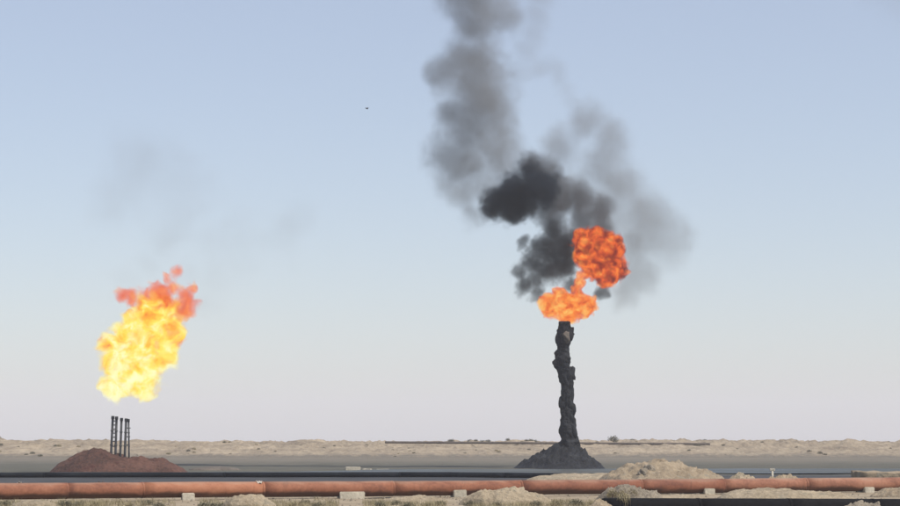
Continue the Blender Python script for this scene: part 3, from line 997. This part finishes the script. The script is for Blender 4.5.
flame('flame', [(112, 386, 17), (140, 382, 24), (116, 362, 23), (145, 360, 28), (163, 352, 21), (110, 345, 16), (135, 336, 28), (160, 328, 27), (176, 338, 14), (150, 312, 22), (168, 308, 16), (132, 318, 15), (118, 392, 13), (146, 394, 12), (127, 376, 16)],
      DL, 2.1, YEL, 'large bright yellow gas flame above the thin flare pipes', nz=0.5, amp=0.45, warp=(0.5, 1.8), edge=(0.0, 0.35), strength=1.08, core=0.44, hmix=(0.34, -0.18), height=(1.0, 10.5), cn=0.85, rate=0.2, cs=3.4, rs=0.95)
flame('flame', [(160, 296, 17), (146, 298, 12), (132, 298, 10), (121, 295, 9), (172, 287, 11), (177, 273, 9), (187, 310, 14), (184, 296, 12), (192, 288, 8), (168, 278, 7)],
      DL, 1.8, REDS, 'ragged red flame tips breaking off the top of the yellow flame', nz=0.8, amp=0.5, warp=(0.7, 1.6), edge=(-0.1, 0.6), core=0.45, cn=0.8, grow=0.4, seed=3)
flame('flame', [(553, 306, 15), (570, 307, 18), (586, 305, 13), (545, 303, 9), (566, 316, 11), (578, 296, 10), (560, 296, 10), (580, 284, 8), (584, 274, 8), (577, 290, 8)],
      DR, 2.4, ORG, 'orange flame bursting from the mouth of the tar-crusted stack', nz=0.85, amp=0.40, warp=(0.7, 1.1), edge=(0.0, 0.22), bd=2, rs=1.03, core=0.46, cn=1.3, hmix=(0.14, -0.02), height=(0, 4), seed=5, rate=0.2, cs=3.0)
flame('flame', [(592, 245, 20), (607, 249, 20), (600, 262, 21), (614, 268, 15), (588, 258, 15), (606, 277, 13), (596, 235, 10), (582, 238, 11), (620, 272, 9)],
      DR, 2.4, ORG, 'round red-orange fireball rising over the stack flame', nz=0.85, amp=0.28, warp=(0.8, 0.8), edge=(0.0, 0.22), bd=1, rs=1.06, core=0.13, cn=1.15, seed=6, rate=0.2, cs=3.0)

smoke('black_smoke', [(498, 203, 22), (517, 198, 27), (538, 190, 24, 0.75), (512, 184, 18, 0.75), (530, 172, 18, 0.65), (489, 212, 12), (508, 214, 15)], DR + 1.5, 1.5, (0.055, 0.068, 0.088),  # upper puffs weighted thinner so the top looks lit by the sky
      'dense black smoke ball drifting above the fireball', warp=(0.3, 1.8), nz=(0.5, 0.5), edge=(-0.05, 0.55), rate=0.3, seed=2, voxel=0.5)
smoke('dark_grey_smoke', [(532, 164, 17), (546, 176, 21), (558, 198, 26), (545, 212, 18), (556, 226, 18), (578, 200, 20), (596, 210, 18), (582, 220, 18), (562, 236, 17), (552, 222, 18), (600, 226, 16)], DR + 3.0, 0.8, (0.20, 0.20, 0.205),
      'dark grey smoke curling up behind the black smoke ball', warp=(0.3, 2.2), nz=(0.45, 0.55), edge=(-0.15, 0.75), rate=0.35, seed=3, voxel=0.5)
smoke('low_black_smoke', [(548, 250, 20), (564, 246, 18), (535, 262, 17), (521, 272, 12), (550, 270, 19), (566, 268, 16), (524, 286, 12), (522, 243, 9), (536, 294, 11), (577, 238, 11), (604, 292, 10), (572, 284, 11), (553, 233, 14), (535, 280, 14), (572, 254, 16), (560, 258, 18)], DR + 2.2, 1.2, (0.075, 0.08, 0.087),
      'black smoke rolling off the stack flame beside the fireball', warp=(0.35, 1.8), nz=(0.55, 0.6), edge=(-0.05, 0.6), rate=0.3, seed=4, voxel=0.45)
smoke('grey_smoke_plume', [(446, 152, 26), (466, 168, 34), (492, 150, 32), (472, 128, 38), (450, 118, 22), (490, 106, 34), (476, 84, 40), (448, 74, 22), (468, 56, 30), (490, 68, 26), (474, 32, 28), (482, 8, 36), (472, -18, 40), (484, -50, 44), (495, -95, 54), (512, -150, 62), (458, 194, 24), (482, 186, 26), (508, 172, 22), (470, 214, 18)],
      DR + 6, 0.30, (0.34, 0.335, 0.33), 'tall grey smoke column rising out of the black smoke', warp=(0.2, 4.0), nz=(0.26, 1.3), edge=(-0.35, 0.9), rate=0.25, seed=5, voxel=0.8, grow=0.8)
smoke('smoke_wisp', [(505 + 7 * k, 74 - 8 * math.sin(k / 7 * 2.2), 15) for k in range(8)] + [(560, 80, 13), (567, 89, 13), (572, 99, 12), (576, 109, 11), (577, 118, 9)] + [(528, 50, 16), (532, 34, 18), (536, 16, 20), (540, -4, 22)], DR + 6, 0.11, (0.38, 0.375, 0.37),
      'thin curved smoke wisp trailing beside the grey column', warp=(0.25, 2.4), nz=(0.4, 0.6), edge=(-0.25, 0.95), rate=0.35, seed=6, voxel=0.6, fine=0.3)
smoke('thin_brown_smoke', [(598, 168, 30), (618, 186, 34), (640, 214, 34), (656, 236, 32), (630, 246, 36), (602, 210, 34), (578, 196, 26), (636, 272, 30), (668, 246, 24), (612, 144, 28), (588, 122, 26), (622, 292, 22), (560, 150, 24), (600, 235, 30)],
      DR + 7, 0.19, (0.35, 0.335, 0.32), 'thin grey-brown smoke spreading to one side of the fireball', warp=(0.18, 4.5), nz=(0.24, 0.9), edge=(-0.3, 0.95), rate=0.3, seed=7, voxel=0.8, grow=0.8)
smoke('faint_smoke', [(150, 175, 56), (118, 195, 46), (180, 190, 50), (170, 240, 38), (205, 250, 38), (240, 246, 42), (270, 238, 38), (290, 228, 30), (150, 270, 28), (190, 275, 26), (205, 300, 28), (125, 285, 26), (215, 275, 30)],
      DL + 4, 0.040, (0.36, 0.345, 0.33), 'faint veil of thin smoke drifting above the yellow flame', warp=(0.15, 5.0), nz=(0.22, 1.1), edge=(0.0, 1.2), rate=0.35, seed=8, voxel=1.0, grow=1.0, detail=4)
smoke('high_smoke', [(905, 0, 44), (880, -10, 34), (935, 5, 44), (970, -10, 50)], DR + 10, 0.03, (0.36, 0.36, 0.37),
      'faint grey smoke patch high in the clear sky away from the flares', warp=(0.15, 4.0), nz=(0.25, 0.9), edge=(-0.2, 1.0), rate=0.4, seed=9, voxel=1.0, grow=1.0, detail=3)

# ------------------------------------------------------------------ dusty air
HAZE = 0.00028
bm = bmesh.new()
bmesh.ops.create_cube(bm, size=1.0)
for v in bm.verts:
    v.co = Vector((v.co.x * 5200, 1250 + v.co.y * 5700, -1.5 + (v.co.z + 0.5) * 77.0))
b = NB('haze')
pv = b.n('ShaderNodeVolumePrincipled')
b.put(pv.inputs['Color'], (0.90, 0.905, 0.98, 1))
pv.inputs['Density'].default_value = HAZE
pv.inputs['Density Attribute'].default_value = ''
b.t.links.new(pv.outputs[0], b.out.inputs['Volume'])
o = bm_obj('haze', bm, b.m, smooth=False)
tag(o, 'pale dusty air over the whole desert', 'haze', kind='stuff')
